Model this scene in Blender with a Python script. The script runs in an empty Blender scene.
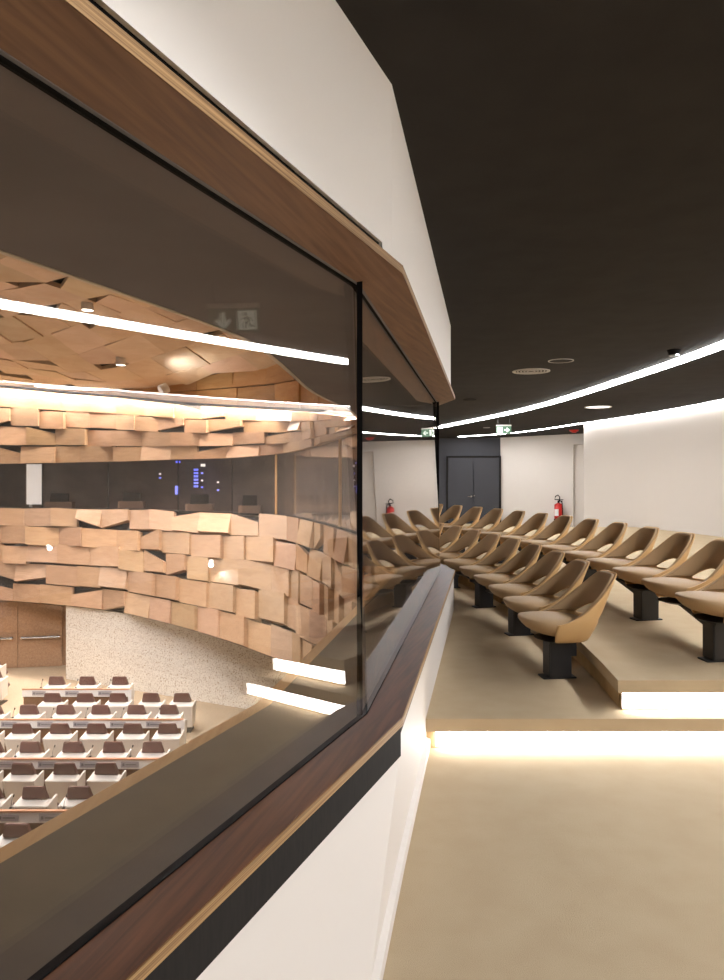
import bpy, bmesh, math, random
from mathutils import Vector
C = bpy.context.scene.collection
random.seed(7)
EYE = 1.64; F = 724.0; HY = 478.0; CX = 362.0
sin, cos, pi = math.sin, math.cos, math.pi

# ------------------------------------------------------------------ helpers
def new_obj(name, bm, mat, parent=None, smooth=False, loc=(0,0,0)):
    me = bpy.data.meshes.new(name)
    bmesh.ops.recalc_face_normals(bm, faces=bm.faces[:]) if bm.faces else None
    bm.to_mesh(me); bm.free()
    mats = mat if isinstance(mat, (list, tuple)) else [mat]
    for m in mats: me.materials.append(m)
    if smooth:
        for p in me.polygons: p.use_smooth = True
    o = bpy.data.objects.new(name, me); C.objects.link(o)
    o.location = loc
    if parent: o.parent = parent
    return o
def tag(o, label=None, cat=None, group=None, kind=None):
    if label: o['label'] = label
    if cat: o['category'] = cat
    if group: o['group'] = group
    if kind: o['kind'] = kind
    return o
def struct(o): o['kind'] = 'structure'; return o
def thing(name, label, cat, loc=(0,0,0), rz=0, group=None):
    o = bpy.data.objects.new(name, None); C.objects.link(o)
    o.empty_display_size = .1
    o.location = loc; o.rotation_euler = (0,0,rz)
    return tag(o, label, cat, group)
def copy_tree(o, parent=None):
    c = o.copy(); C.objects.link(c); c.parent = parent
    for ch in list(o.children): copy_tree(ch, c)
    return c
def box(bm, x0,x1,y0,y1,z0,z1, bev=0, mi=0):
    vs = [bm.verts.new((x,y,z)) for z in (z0,z1) for y in (y0,y1) for x in (x0,x1)]
    fs = [bm.faces.new([vs[i] for i in q]) for q in ((0,2,3,1),(4,5,7,6),(0,1,5,4),(2,6,7,3),(0,4,6,2),(1,3,7,5))]
    for f in fs: f.material_index = mi
    if bev:
        es = list({e for f in fs for e in f.edges})
        bmesh.ops.bevel(bm, geom=es, offset=bev, segments=2, affect='EDGES')
def hexa(bm, p, mi=0):   # 8 points: bottom 4 (loop), top 4 (loop)
    v = [bm.verts.new(q) for q in p]
    for q in ((3,2,1,0),(4,5,6,7),(0,1,5,4),(1,2,6,5),(2,3,7,6),(3,0,4,7)):
        bm.faces.new([v[i] for i in q]).material_index = mi
def cyl(bm, c, r, h, n=24, axis='z', r2=None, mi=0):
    r2 = r if r2 is None else r2
    def P(a, rr, t):
        u, w = rr*cos(a), rr*sin(a)
        return {'z':(c[0]+u,c[1]+w,c[2]+t),'y':(c[0]+u,c[1]+t,c[2]+w),'x':(c[0]+t,c[1]+u,c[2]+w)}[axis]
    A = [bm.verts.new(P(2*pi*i/n, r, 0)) for i in range(n)]
    B = [bm.verts.new(P(2*pi*i/n, r2, h)) for i in range(n)]
    for i in range(n): bm.faces.new((A[i],A[(i+1)%n],B[(i+1)%n],B[i])).material_index = mi
    bm.faces.new(A[::-1]).material_index = mi; bm.faces.new(B).material_index = mi
def ring(bm, c, r0, r1, h, n=40):
    L = [[bm.verts.new((c[0]+r*cos(2*pi*i/n), c[1]+r*sin(2*pi*i/n), c[2]+z)) for i in range(n)] for r,z in ((r0,0),(r1,0),(r1,h),(r0,h))]
    for k in range(4):
        for i in range(n): bm.faces.new((L[k][i],L[k][(i+1)%n],L[(k+1)%4][(i+1)%n],L[(k+1)%4][i]))
def tube(bm, pts, r, n=8):
    pts = [Vector(p) for p in pts]; rings = []
    for i,p in enumerate(pts):
        d = (pts[min(i+1,len(pts)-1)]-pts[max(i-1,0)]).normalized()
        a = d.cross(Vector((0,0,1)) if abs(d.z)<.9 else Vector((1,0,0))).normalized(); b = d.cross(a)
        rings.append([bm.verts.new(p+a*r*cos(2*pi*k/n)+b*r*sin(2*pi*k/n)) for k in range(n)])
    for A,B in zip(rings, rings[1:]):
        for k in range(n): bm.faces.new((A[k],A[(k+1)%n],B[(k+1)%n],B[k]))
    bm.faces.new(rings[0][::-1]); bm.faces.new(rings[-1])
def BM(): return bmesh.new()
def interp(x, xs, ys):
    if x <= xs[0]: return ys[0]
    for i in range(len(xs)-1):
        if x <= xs[i+1]:
            t = (x-xs[i])/(xs[i+1]-xs[i]); return ys[i]*(1-t)+ys[i+1]*t
    return ys[-1]
def offset(pl, d):       # mitred offset of a plan polyline, d to the left of its direction
    out = []
    for i,p in enumerate(pl):
        p = Vector(p); ns = []
        if i>0: e = (p-Vector(pl[i-1])).normalized(); ns.append(Vector((-e.y,e.x)))
        if i<len(pl)-1: e = (Vector(pl[i+1])-p).normalized(); ns.append(Vector((-e.y,e.x)))
        n = sum(ns, Vector((0,0))).normalized(); out.append(tuple(p+n*(d/max(.3,n.dot(ns[0])))))
    return out
def sweep(bm, pl, prof, mi=0, segs=None):   # closed profile [(offset to left, z)...] swept along a plan polyline
    rings = []
    offs = {o: offset(pl, o) for o,_ in prof}
    for i in range(len(pl)):
        rings.append([bm.verts.new((*offs[o][i], z)) for o,z in prof])
    n = len(prof)
    for A,B in zip(rings, rings[1:]):
        for k in range(n): bm.faces.new((A[k],A[(k+1)%n],B[(k+1)%n],B[k])).material_index = mi
    bm.faces.new(rings[0]).material_index = mi; bm.faces.new(rings[-1][::-1]).material_index = mi
def smooth_curve(pts, per=6):
    P = [Vector(p) for p in pts]; out = []
    for i in range(len(P)-1):
        p0,p1,p2,p3 = P[max(i-1,0)],P[i],P[i+1],P[min(i+2,len(P)-1)]
        for k in range(per):
            t = k/per
            out.append(tuple(.5*((2*p1)+(p2-p0)*t+(2*p0-5*p1+4*p2-p3)*t*t+(3*p1-p0-3*p2+p3)*t**3)))
    out.append(tuple(P[-1])); return out

# ------------------------------------------------------------------ materials
def srgb(r,g,b):
    f = lambda c: (c/255/12.92) if c/255<=.04045 else ((c/255+.055)/1.055)**2.4
    return (f(r),f(g),f(b),1)
def mat(name, col, rough=.6, metal=0, noise=None, bump=None, spec=.5, coat=0):
    m = bpy.data.materials.new(name); m.use_nodes = True
    N = m.node_tree.nodes; L = m.node_tree.links; b = N['Principled BSDF']
    b.inputs['Base Color'].default_value = col; b.inputs['Roughness'].default_value = rough
    b.inputs['Metallic'].default_value = metal; b.inputs['Specular IOR Level'].default_value = spec
    tc = N.new('ShaderNodeTexCoord')
    if noise:     # (scale, colour2, stretch)
        sc, c2, st = noise
        mp = N.new('ShaderNodeMapping'); mp.inputs['Scale'].default_value = st
        nz = N.new('ShaderNodeTexNoise'); nz.inputs['Scale'].default_value = sc; nz.inputs['Detail'].default_value = 4
        mx = N.new('ShaderNodeMix'); mx.data_type = 'RGBA'
        mx.inputs[6].default_value = col; mx.inputs[7].default_value = c2
        rp = N.new('ShaderNodeMapRange'); rp.inputs[1].default_value=.35; rp.inputs[2].default_value=.65
        L.new(tc.outputs['Object'], mp.inputs[0]); L.new(mp.outputs[0], nz.inputs['Vector'])
        L.new(nz.outputs['Fac'], rp.inputs[0]); L.new(rp.outputs[0], mx.inputs[0]); L.new(mx.outputs[2], b.inputs['Base Color'])
    if bump:
        nb = N.new('ShaderNodeTexNoise'); nb.inputs['Scale'].default_value = bump[0]; nb.inputs['Detail'].default_value = 3
        bp = N.new('ShaderNodeBump'); bp.inputs['Strength'].default_value = bump[1]; bp.inputs['Distance'].default_value = .01
        L.new(tc.outputs['Object'], nb.inputs['Vector']); L.new(nb.outputs['Fac'], bp.inputs['Height']); L.new(bp.outputs[0], b.inputs['Normal'])
    return m
def emis(name, col, s):
    m = bpy.data.materials.new(name); m.use_nodes = True
    b = m.node_tree.nodes['Principled BSDF']; b.inputs['Base Color'].default_value = (.8,.8,.8,1)
    b.inputs['Emission Color'].default_value = col; b.inputs['Emission Strength'].default_value = s
    return m
def wood(name, c1, c2, rough=.4, scale=1, rot=0, tint=False, spec=.4):
    m = mat(name, c1, rough, spec=spec); N = m.node_tree.nodes; L = m.node_tree.links; b = N['Principled BSDF']
    tc = N.new('ShaderNodeTexCoord'); mp = N.new('ShaderNodeMapping')
    m0 = N.new('ShaderNodeMapping'); m0.inputs['Rotation'].default_value = (0,0,rot); mp.inputs['Scale'].default_value = (26*scale,1.3*scale,26*scale) if not tint else (1.2,1.2,6)
    nz = N.new('ShaderNodeTexNoise'); nz.inputs['Scale'].default_value = 1.6; nz.inputs['Detail'].default_value = 6; nz.inputs['Distortion'].default_value = .6
    rp = N.new('ShaderNodeValToRGB'); rp.color_ramp.elements[0].position=.3; rp.color_ramp.elements[0].color=c1
    rp.color_ramp.elements[1].position=.7; rp.color_ramp.elements[1].color=c2
    L.new(tc.outputs['Object'], m0.inputs[0]); L.new(m0.outputs[0], mp.inputs[0]); L.new(mp.outputs[0], nz.inputs['Vector']); L.new(nz.outputs['Fac'], rp.inputs[0])
    out = rp.outputs[0]
    if tint:
        at = N.new('ShaderNodeAttribute'); at.attribute_name = 'tint'
        mx = N.new('ShaderNodeMix'); mx.data_type='RGBA'; mx.blend_type='MULTIPLY'; mx.inputs[0].default_value=1
        L.new(out, mx.inputs[6]); L.new(at.outputs['Color'], mx.inputs[7]); out = mx.outputs[2]
    L.new(out, b.inputs['Base Color'])
    return m
def glass(name, tint=(.9,.88,.86,1)):
    m = bpy.data.materials.new(name); m.use_nodes = True; N = m.node_tree.nodes; L = m.node_tree.links
    N.remove(N['Principled BSDF']); out = N['Material Output']
    lw = N.new('ShaderNodeLayerWeight'); lw.inputs['Blend'].default_value = .5
    pw = N.new('ShaderNodeMath'); pw.operation='POWER'; pw.inputs[1].default_value = 5
    ma = N.new('ShaderNodeMath'); ma.operation='MULTIPLY_ADD'; ma.inputs[1].default_value=.955; ma.inputs[2].default_value=.045
    tr = N.new('ShaderNodeBsdfTransparent'); tr.inputs[0].default_value = tint
    gl = N.new('ShaderNodeBsdfGlossy'); gl.inputs['Roughness'].default_value = 0
    gl.inputs['Color'].default_value=(.97,.95,.93,1)
    mx = N.new('ShaderNodeMixShader')
    L.new(lw.outputs['Facing'], pw.inputs[0]); L.new(pw.outputs[0], ma.inputs[0]); L.new(ma.outputs[0], mx.inputs[0])
    L.new(tr.outputs[0], mx.inputs[1]); L.new(gl.outputs[0], mx.inputs[2]); L.new(mx.outputs[0], out.inputs[0])
    return m
M = {}
M['carpet'] = mat('carpet', srgb(190,170,140), .95, noise=(5, srgb(186,165,135),(1,1,1)), bump=(330,.6), spec=.1)
M['riser'] = mat('riser_carpet', srgb(196,166,122), .95, noise=(9, srgb(186,156,112),(1,1,1)), bump=(330,.6), spec=.1)
M['white'] = mat('white_paint', srgb(212,204,196), .6, spec=.3)
M['fascia'] = mat('fascia_paint', srgb(246,242,238), .6, spec=.3)
M['ceil'] = mat('dark_ceiling_paint', srgb(50,47,45), .85, spec=.15, noise=(3, srgb(45,42,40),(1,1,1)))
M['darkwall'] = mat('charcoal_wall_paint', srgb(62,62,66), .7, spec=.3)
M['black'] = mat('black', srgb(16,15,15), .9, spec=.1)
M['strip'] = mat('black_fabric', srgb(32,29,28), .8, noise=(14, srgb(37,34,32),(1,6,1)), spec=.2)
ang = -math.radians(16)
M['walnut'] = wood('walnut', srgb(64,38,25), srgb(106,66,43), .38, rot=math.radians(16))
M['walnut_beam'] = wood('walnut_beam', srgb(108,78,58), srgb(138,104,78), .5, rot=math.radians(16))
M['ply'] = mat('plywood_edge', srgb(182,146,100), .6, noise=(1, srgb(118,86,54),(1,1,260)))
M['sill'] = mat('dark_sill', srgb(104,92,76), .6, noise=(6, srgb(94,84,70),(1,1,1)))
M['soffit'] = mat('dark_soffit', srgb(122,118,120), .65, noise=(1.5, srgb(112,108,110),(1,1,1)))
M['silledge'] = wood('sill_edge_wood', srgb(206,158,102), srgb(222,176,120), .5)
M['rim'] = mat('pale_rim', srgb(236,224,206), .5)
M['glass'] = glass('glass'); M['boothglass'] = glass('booth_glass', (.8,.78,.78,1))
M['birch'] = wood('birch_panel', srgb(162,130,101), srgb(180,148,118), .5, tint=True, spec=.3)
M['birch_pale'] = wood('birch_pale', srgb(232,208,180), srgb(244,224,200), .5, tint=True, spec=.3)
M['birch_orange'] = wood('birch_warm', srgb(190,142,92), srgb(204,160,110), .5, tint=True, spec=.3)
M['backing'] = mat('dark_backing', srgb(44,40,38), .9)
M['doorwood'] = wood('door_wood', srgb(160,122,94), srgb(184,146,114), .5, scale=.35)
M['led'] = emis('led_white', (.97,.98,1,1), 44)
M['led_cove'] = emis('led_cove', (.97,.98,1,1), 19)
M['led_step'] = emis('led_step', (.97,.98,1,1), 17)
M['led_aud'] = emis('led_auditorium_cove', (1,.97,.93,1), 55)
M['shell'] = mat('tan_leather', srgb(204,164,112), .55, bump=(300,.1), spec=.35)
M['pad'] = mat('brown_leather', srgb(172,142,106), .6, bump=(200,.12), spec=.25)
M['steel'] = mat('black_steel', srgb(30,27,26), .45)
M['chrome'] = mat('chrome', srgb(205,205,205), .25, 1)
M['grey'] = mat('light_grey', srgb(190,186,180), .5)
M['plastic'] = mat('white_plastic', srgb(228,226,222), .4)
M['chairwhite'] = mat('chair_white', srgb(244,238,230), .45)
M['maroon'] = mat('maroon_leather', srgb(104,66,60), .5)
M['deskwhite'] = mat('desk_white', srgb(248,247,246), .45)
M['desktop'] = mat('desk_top_wood', srgb(206,150,112), .5)
M['deskbrown'] = wood('desk_wood', srgb(104,72,48), srgb(128,92,64), .5, scale=.4)
M['plate'] = mat('name_plate', srgb(176,172,176), .4); M['platemark'] = mat('name_plate_print', srgb(112,106,112), .5)
M['red'] = mat('extinguisher_red', srgb(190,32,22), .3); M['green'] = mat('sign_green', srgb(74,112,86), .4)
M['signwhite'] = emis('sign_white', (.8,1,.85,1), .5)
M['audfloor'] = mat('auditorium_carpet', srgb(206,186,160), .95, noise=(30, srgb(196,176,150),(1,1,1)), spec=.1)
M['screen_blue'] = emis('screen_blue', (.03,.09,1,1), 2.2); M['screen_white'] = emis('lamp_white', (1,.97,.92,1), 1.6)
M['doorglow'] = emis('door_glow', (1,.97,.92,1), .75)  # emission stands in for light falling on the white booth door
M['spotlens'] = emis('spot_lens', (1,.95,.85,1), 20)
M['booth'] = mat('booth_wall', srgb(120,104,94), .8, noise=(1.2, srgb(96,84,76),(1,1,2)))
M['boothitem'] = mat('booth_item', srgb(130,104,86), .7)
# speckled stone
m = mat('pebble_render', srgb(246,240,228), .9, bump=(9,.6), spec=.1); N=m.node_tree.nodes; L=m.node_tree.links
tc=N.new('ShaderNodeTexCoord'); vz=N.new('ShaderNodeTexNoise'); vz.inputs['Scale'].default_value=32; vz.inputs['Detail'].default_value=2
rp=N.new('ShaderNodeValToRGB'); rp.color_ramp.elements[0].position=.34; rp.color_ramp.elements[0].color=srgb(176,154,132)
rp.color_ramp.elements[1].position=.47; rp.color_ramp.elements[1].color=srgb(244,239,230)
L.new(tc.outputs['Object'],vz.inputs['Vector']); L.new(vz.outputs['Fac'],rp.inputs[0]); L.new(rp.outputs[0],N['Principled BSDF'].inputs['Base Color'])
M['speckle']=m

# ------------------------------------------------------------------ camera
cam = bpy.data.cameras.new('camera'); co = bpy.data.objects.new('camera', cam); C.objects.link(co)
co.location = (0,0,EYE); co.rotation_euler = (pi/2,0,0)
cam.sensor_fit='HORIZONTAL'; cam.sensor_width=36; cam.lens=36; cam.shift_y=-12/724; cam.clip_start=.05
bpy.context.scene.camera = co
S = bpy.context.scene
S.view_settings.view_transform='Standard'; S.view_settings.look='None'; S.view_settings.gamma=1; S.view_settings.exposure=.15
w = bpy.data.worlds.new('world'); S.world = w; w.use_nodes = True
w.node_tree.nodes['Background'].inputs[0].default_value=(0.02,0.02,0.02,1)
S.cycles.use_denoising = True
S.cycles.max_bounces = 10; S.cycles.transparent_max_bounces = 16
S.cycles.caustics_reflective = False; S.cycles.caustics_refractive = False

# ------------------------------------------------------------------ the faceted window wall
LP = [(-8.2,-9.6),(-4.68,-6.08),(-1.86,-1.95),(.17,3.06),(1.02,7.95),(.25,12.95),(-.35,17.8),(-2.0,22.3),(-5.6,27)]
LPS = LP[:5]+[(.82,9.35)]
GP = offset(LP, .185)
SILL = .63; HEAD = 2.47
CEIL = 3.31
def ceil_z(y): return EYE + interp(y, [14,26], [1.67,1.44])

# ledge and its parts
bm = BM(); sweep(bm, LP[:6], [(.0,SILL-.02),(.0,SILL-.001),(.0,SILL),(.17,SILL),(.17,SILL-.02)]); 
struct(new_obj('trim_1', bm, M['walnut']))
bm = BM(); sweep(bm, LP[:6], [(-.004,SILL-.035),(-.004,SILL-.004),(.1,SILL-.004),(.1,SILL-.035)])
bm.normal_update()
struct(new_obj('trim_2', bm, M['ply']))
bm = BM(); sweep(bm, LP[:4], [(.006,SILL-.165),(.006,SILL-.035),(.05,SILL-.035),(.05,SILL-.165)]); struct(new_obj('trim_3', bm, M['strip']))
bm = BM(); sweep(bm, LP[3:6], [(.008,SILL-.075),(.008,SILL-.035),(.05,SILL-.035),(.05,SILL-.075)]); struct(new_obj('trim_4', bm, M['strip']))
# shadow gap beside the glass
bm = BM(); sweep(bm, LP[:6], [(.152,SILL-.02),(.152,SILL+.003),(.178,SILL+.003),(.178,SILL-.02)]); struct(new_obj('trim_5', bm, M['black']))
# low wall below: its foot stands a little forward on the near facet
bm = BM()
dirn = Vector((.376,.927))
foot = [LP[0],LP[1],tuple(Vector((.018,2.14))-dirn*4.4),(.018,2.14),(.17,3.06),LP[4],LP[5],LP[6],LP[7],LP[8]]
mid = tuple(Vector(LP[3])-dirn*.99)
top = [LP[0],LP[1],LP[2],mid,LP[3],LP[4],LP[5],LP[6],LP[7],LP[8]]
zt = [SILL-.165]*5+[SILL-.075]*5
a=[bm.verts.new((*offset(top,.012)[i],zt[i])) for i in range(10)]
b=[bm.verts.new((*offset(foot,.012)[i],0)) for i in range(10)]
a2=[bm.verts.new((*offset(top,.1)[i],zt[i])) for i in range(10)]
a3=bm.verts.new((*offset(top,.012)[4],SILL-.075)); 
for i in range(9):
    if i==4: bm.faces.new((b[4],b[5],a[5],a3,a[4]))
    else: bm.faces.new((b[i],b[i+1],a[i+1],a[i]))
    bm.faces.new((a[i],a[i+1],a2[i+1],a2[i]))
struct(new_obj('wall_left', bm, M['white']))
bm = BM()
fo = offset(foot,-.012); fi = offset(foot,.012); R=[]
for i in range(10): R.append([bm.verts.new((*fi[i],0)),bm.verts.new((*fo[i],0)),bm.verts.new((*fo[i],.055)),bm.verts.new((*fi[i],.065))])
for A,B in zip(R,R[1:]):
    for k in range(4): bm.faces.new((A[k],A[(k+1)%4],B[(k+1)%4],B[k]))
struct(new_obj('baseboard_left', bm, M['white']))
# inner sill and its wooden rim (auditorium side)
bm = BM(); sweep(bm, LPS, [(.178,SILL-.04),(.178,SILL),(.60,SILL),(.60,SILL-.04)]); struct(new_obj('trim_6', bm, M['sill']))
bm = BM(); sweep(bm, LPS, [(.60,SILL-.3),(.60,SILL),(.665,SILL),(.665,SILL-.3)]); struct(new_obj('trim_7', bm, M['silledge']))
bm = BM(); sweep(bm, LP[:5], [(.6,-4.49),(.6,SILL-.04),(.65,SILL-.04),(.65,-4.49)]); struct(new_obj('wall_near', bm, M['birch']))
# beam over the glass
bm = BM(); sweep(bm, LP[:6], [(.20,HEAD),(.0,HEAD+.034),(.0,HEAD+.046),(.20,HEAD+.03)]); struct(new_obj('trim_8', bm, M['walnut_beam']))
bm = BM(); sweep(bm, LP[:6], [(.0,HEAD+.046),(-.003,HEAD+.034),(-.003,HEAD+.068),(.20,HEAD+.068),(.2,HEAD+.046)]); struct(new_obj('trim_9', bm, M['ply']))
bm = BM(); sweep(bm, LP[:4], [(.06,HEAD+.068),(.06,HEAD+.2),(.2,HEAD+.2),(.2,HEAD+.068)]); struct(new_obj('trim_10', bm, M['black']))
bm = BM(); sweep(bm, LP[:6], [(.198,HEAD-.004),(.198,HEAD+.01),(.222,HEAD+.002),(.222,HEAD-.004)]); struct(new_obj('trim_11', bm, M['black']))
# fascia above the beam
bm = BM()
near = LP[:3]+[tuple(Vector(LP[3])-dirn*.12)]
sweep(bm, near, [(.045,HEAD+.135),(.045,CEIL+.1),(.12,CEIL+.1),(.12,HEAD+.135)])
sweep(bm, [tuple(Vector(LP[3])-dirn*.12)]+LP[3:], [(.045,HEAD+.065),(.045,CEIL+.1),(.12,CEIL+.1),(.12,HEAD+.065)])
struct(new_obj('wall_upper', bm, M['fascia']))
bm = BM(); sweep(bm, LP[5:], [(.03,.3),(.03,HEAD+.1),(.06,HEAD+.1),(.06,.3)]); struct(new_obj('wall_left_far', bm, M['white']))
# panes and posts (each pane leans slightly, its head away from the gallery)
LEAN=.93*math.tan(math.radians(1.6))
win = struct(bpy.data.objects.new('window_1', None)); C.objects.link(win); win.location=(.0,3.1,SILL)
def child(o, root):
    o.parent = root; o.matrix_parent_inverse.identity(); o.location = -Vector(root.location); return o
for i in range(1,5):
    bm = BM(); p = GP[i:i+2]; d=(Vector(p[1])-Vector(p[0])).normalized()*.012
    p = [tuple(Vector(p[0])+d), tuple(Vector(p[1])-d)]
    sweep(bm, p, [(-.006-LEAN,SILL-.01),(-.006+LEAN,HEAD+.012),(.006+LEAN,HEAD+.012),(.006-LEAN,SILL-.01)])
    child(new_obj('pane', bm, M['glass']), win)
for i in range(1,5):
    g = GP[i+1] if i<4 else GP[5]
    bm = BM(); box(bm, g[0]-.013,g[0]+.011,g[1]-.035,g[1]+.035,SILL-.01,HEAD+.01); child(new_obj('mullion', bm, M['black']), win)
# soffit on the auditorium side
E = smooth_curve([(-9,-12,0),(-5.2,-6,0),(-3.4,-2,0),(-2.3,.3,0),(-1.36,2.6,0),(-.95,3.62,0),(-.70,4.4,0),(-.60,5.4,0),(-.48,7.07,0),(-.14,9.1,0),(-.05,11,0)],4)
def gx(y):
    for a_,b_ in zip(GP,GP[1:]):
        if a_[1]<=y<=b_[1]:
            t=(y-a_[1])/(b_[1]-a_[1]); return a_[0]*(1-t)+b_[0]*t
    return GP[0][0]
bm = BM(); bm2 = BM(); bm3 = BM(); pr=None
E = [e for e in E if e[1]>=-9.4]
ys = sorted(set([e[1] for e in E]+[g[1] for g in GP if E[0][1]<g[1]<E[-1][1]]))
row=[]
for y in ys:
    ex = interp(y,[e[1] for e in E],[e[0] for e in E]); row.append((y,gx(y),ex))
for (y0,g0,e0),(y1,g1,e1) in zip(row,row[1:]):
    hexa(bm,[(g0,y0,HEAD),(g1,y1,HEAD),(e1+.03,y1,HEAD),(e0+.03,y0,HEAD),(g0,y0,HEAD+.05),(g1,y1,HEAD+.05),(e1+.03,y1,HEAD+.05),(e0+.03,y0,HEAD+.05)])
    hexa(bm2,[(e0+.03,y0,HEAD-.004),(e1+.03,y1,HEAD-.004),(e1,y1,HEAD-.004),(e0,y0,HEAD-.004),(e0+.03,y0,HEAD+.05),(e1+.03,y1,HEAD+.05),(e1,y1,HEAD+.05),(e0,y0,HEAD+.05)])
    hexa(bm3,[(e0+.09,y0,HEAD+.05),(e1+.09,y1,HEAD+.05),(e1,y1,HEAD+.05),(e0,y0,HEAD+.05),(e0+.09,y0,5.6),(e1+.09,y1,5.6),(e1,y1,5.6),(e0,y0,5.6)])
for b_ in (bm,bm2,bm3): bmesh.ops.remove_doubles(b_, verts=b_.verts[:], dist=1e-4)
struct(new_obj('trim_12', bm, M['soffit'])); struct(new_obj('trim_13', bm2, M['rim'])); struct(new_obj('wall_above', bm3, M['birch']))
bm = BM(); box(bm,-.05,.83,8.30,8.36,SILL,HEAD); struct(new_obj('wall_blocker', bm, M['soffit']))  # added dark blocker, keeps the bright auditorium from showing through the second pane

# ------------------------------------------------------------------ gallery shell
RW = smooth_curve([(5.6,-9.6,0),(7.0,-4,0),(7.75,2,0),(8.05,7,0),(8.0,11,0),(7.65,15.2,0),(7.1,18,0),(6.28,20.5,0)],5)
RWxy = [(p[0],p[1]) for p in RW]
def rx(y): return interp(y,[p[1] for p in RWxy],[p[0] for p in RWxy])
def lx(y): return interp(y,[p[1] for p in LP],[p[0] for p in LP])
bm = BM(); sweep(bm, RWxy, [(0,0),(0,CEIL+.2),(-.2,CEIL+.2),(-.2,0)])
struct(new_obj('wall_right', bm, M['white']))
bm = BM(); sweep(bm, [(6.28,20.5),(7.9,21.1),(8.4,23.2)], [(0,0),(0,CEIL+.2),(-.1,CEIL+.2),(-.1,0)])
struct(new_obj('wall_return', bm, M['white']))
bm = BM(); sweep(bm, smooth_curve([(8.6,23.3,0),(7.3,24.1,0),(6.1,24.95,0),(4.95,25.9,0)],4) and [(8.6,23.3),(7.95,23.72),(7.3,24.1),(6.7,24.53),(6.1,24.95),(5.5,25.43),(4.95,25.9)], [(0,0),(0,CEIL+.2),(-.15,CEIL+.2),(-.15,0)])
struct(new_obj('wall_recess', bm, M['white']))
bm = BM(); sweep(bm, [(4.95,25.9),(3.0,26.15),(-1.5,26.6),(-6,27)], [(0,0),(0,CEIL+.2),(-.15,CEIL+.2),(-.15,0)])
struct(new_obj('wall_far_end', bm, M['darkwall']))
bm = BM(); box(bm,-9,6.2,-9.8,-9.6,0,CEIL+.2); struct(new_obj('wall_back', bm, M['white']))
# ceiling slab following the gallery
bm = BM(); Y = [-9.8+.6*i for i in range(63)]; R=[]
for y in Y:
    r_ = rx(y)+.15 if y<20.5 else 9.2
    z = ceil_z(y)
    l_ = lx(y)-.1
    R.append([bm.verts.new(q) for q in ((l_,y,z),(r_,y,z),(r_,y,z+.25),(l_,y,z+.25))])
for A,B in zip(R,R[1:]):
    for k in range(4): bm.faces.new((A[k],A[(k+1)%4],B[(k+1)%4],B[k]))
struct(new_obj('ceiling', bm, M['ceil']))
# floors
bm = BM(); R=[]
for i in range(61):
    y=-9.8+i*36.6/60; R.append((bm.verts.new((lx(y)-.1,y,0)),bm.verts.new(((rx(y)+.15 if y<20.4 else 9.0),y,0))))
for A,B in zip(R,R[1:]): bm.faces.new((A[0],A[1],B[1],B[0]))
struct(new_obj('floor', bm, M['carpet']))
P1 = .19; P2 = .39; NZ=.078
def slab(left, right, ys, ztop, nm, sidebar=None):
    bm = BM(); R=[]
    for y in ys:
        l_,r_ = left(y), right(y)
        R.append([bm.verts.new(q) for q in ((l_,y,ztop-NZ),(r_,y,ztop-NZ),(r_,y,ztop),(l_,y,ztop))])
    for A,B in zip(R,R[1:]):
        for k in range(4): bm.faces.new((A[k],A[(k+1)%4],B[(k+1)%4],B[k]))
    bm.faces.new(R[0]); bm.faces.new(R[-1])
    bmesh.ops.bevel(bm, geom=[e for e in bm.edges if len(e.link_faces)==2 and e.calc_face_angle(0)>1 and max(v.co.y for v in e.verts)<ys[0]+1e-4 or (sidebar and all(abs(v.co.x-left(v.co.y))<1e-4 for v in e.verts) and e.calc_face_angle(0)>1)], offset=.012, segments=2, affect='EDGES')
    return struct(new_obj(nm, bm, M['riser'] if 0 else M['carpet']))
yf = lambda a,b,n: [a+(b-a)*i/n for i in range(n+1)]
bigr = lambda y: rx(y)+.1 if y<20.4 else 9.0
slab(lambda y: lx(y)-.05, bigr, yf(4.36,18.6,24), P1, 'step_platform')
ARCX, ARCY, ARCR = -15.54, 6.4, 17.23
def arc(y, R=ARCR): return max(lx(y)+.05, ARCX+math.sqrt(R*R-(y-ARCY)**2))
slab(arc, bigr, yf(4.47,18.5,28), P2, 'step_platform', True)
# risers
bm = BM(); box(bm, .3, 8.0, 4.40, 4.44, 0, P1-NZ); struct(new_obj('step_riser', bm, M['riser']))
bm = BM(); box(bm, 1.625, 8.0, 4.52, 4.56, P1, P2-NZ)
ypts = yf(4.58,18.4,28)
for y0,y1 in zip(ypts,ypts[1:]):
    x0,x1 = arc(y0)+.03, arc(y1)+.03
    hexa(bm,[(x0,y0,P1),(x1,y1,P1),(x1+.04,y1,P1),(x0+.04,y0,P1),(x0,y0,P2-NZ),(x1,y1,P2-NZ),(x1+.04,y1,P2-NZ),(x0+.04,y0,P2-NZ)])
struct(new_obj('step_riser', bm, M['riser']))
bm = BM(); box(bm, .45, 2.6, 4.385, 4.40, P1-NZ-.098, P1-NZ-.004)
tag(new_obj('step_light', bm, M['led_step']), 'glowing white light strip under the lower carpeted step edge', 'light strip')
bm = BM(); box(bm, 1.625, 2.4, 4.505, 4.52, P2-NZ-.105, P2-NZ-.004)
tag(new_obj('step_light', bm, M['led_step']), 'glowing white light strip under the upper carpeted step edge', 'light strip')

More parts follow.
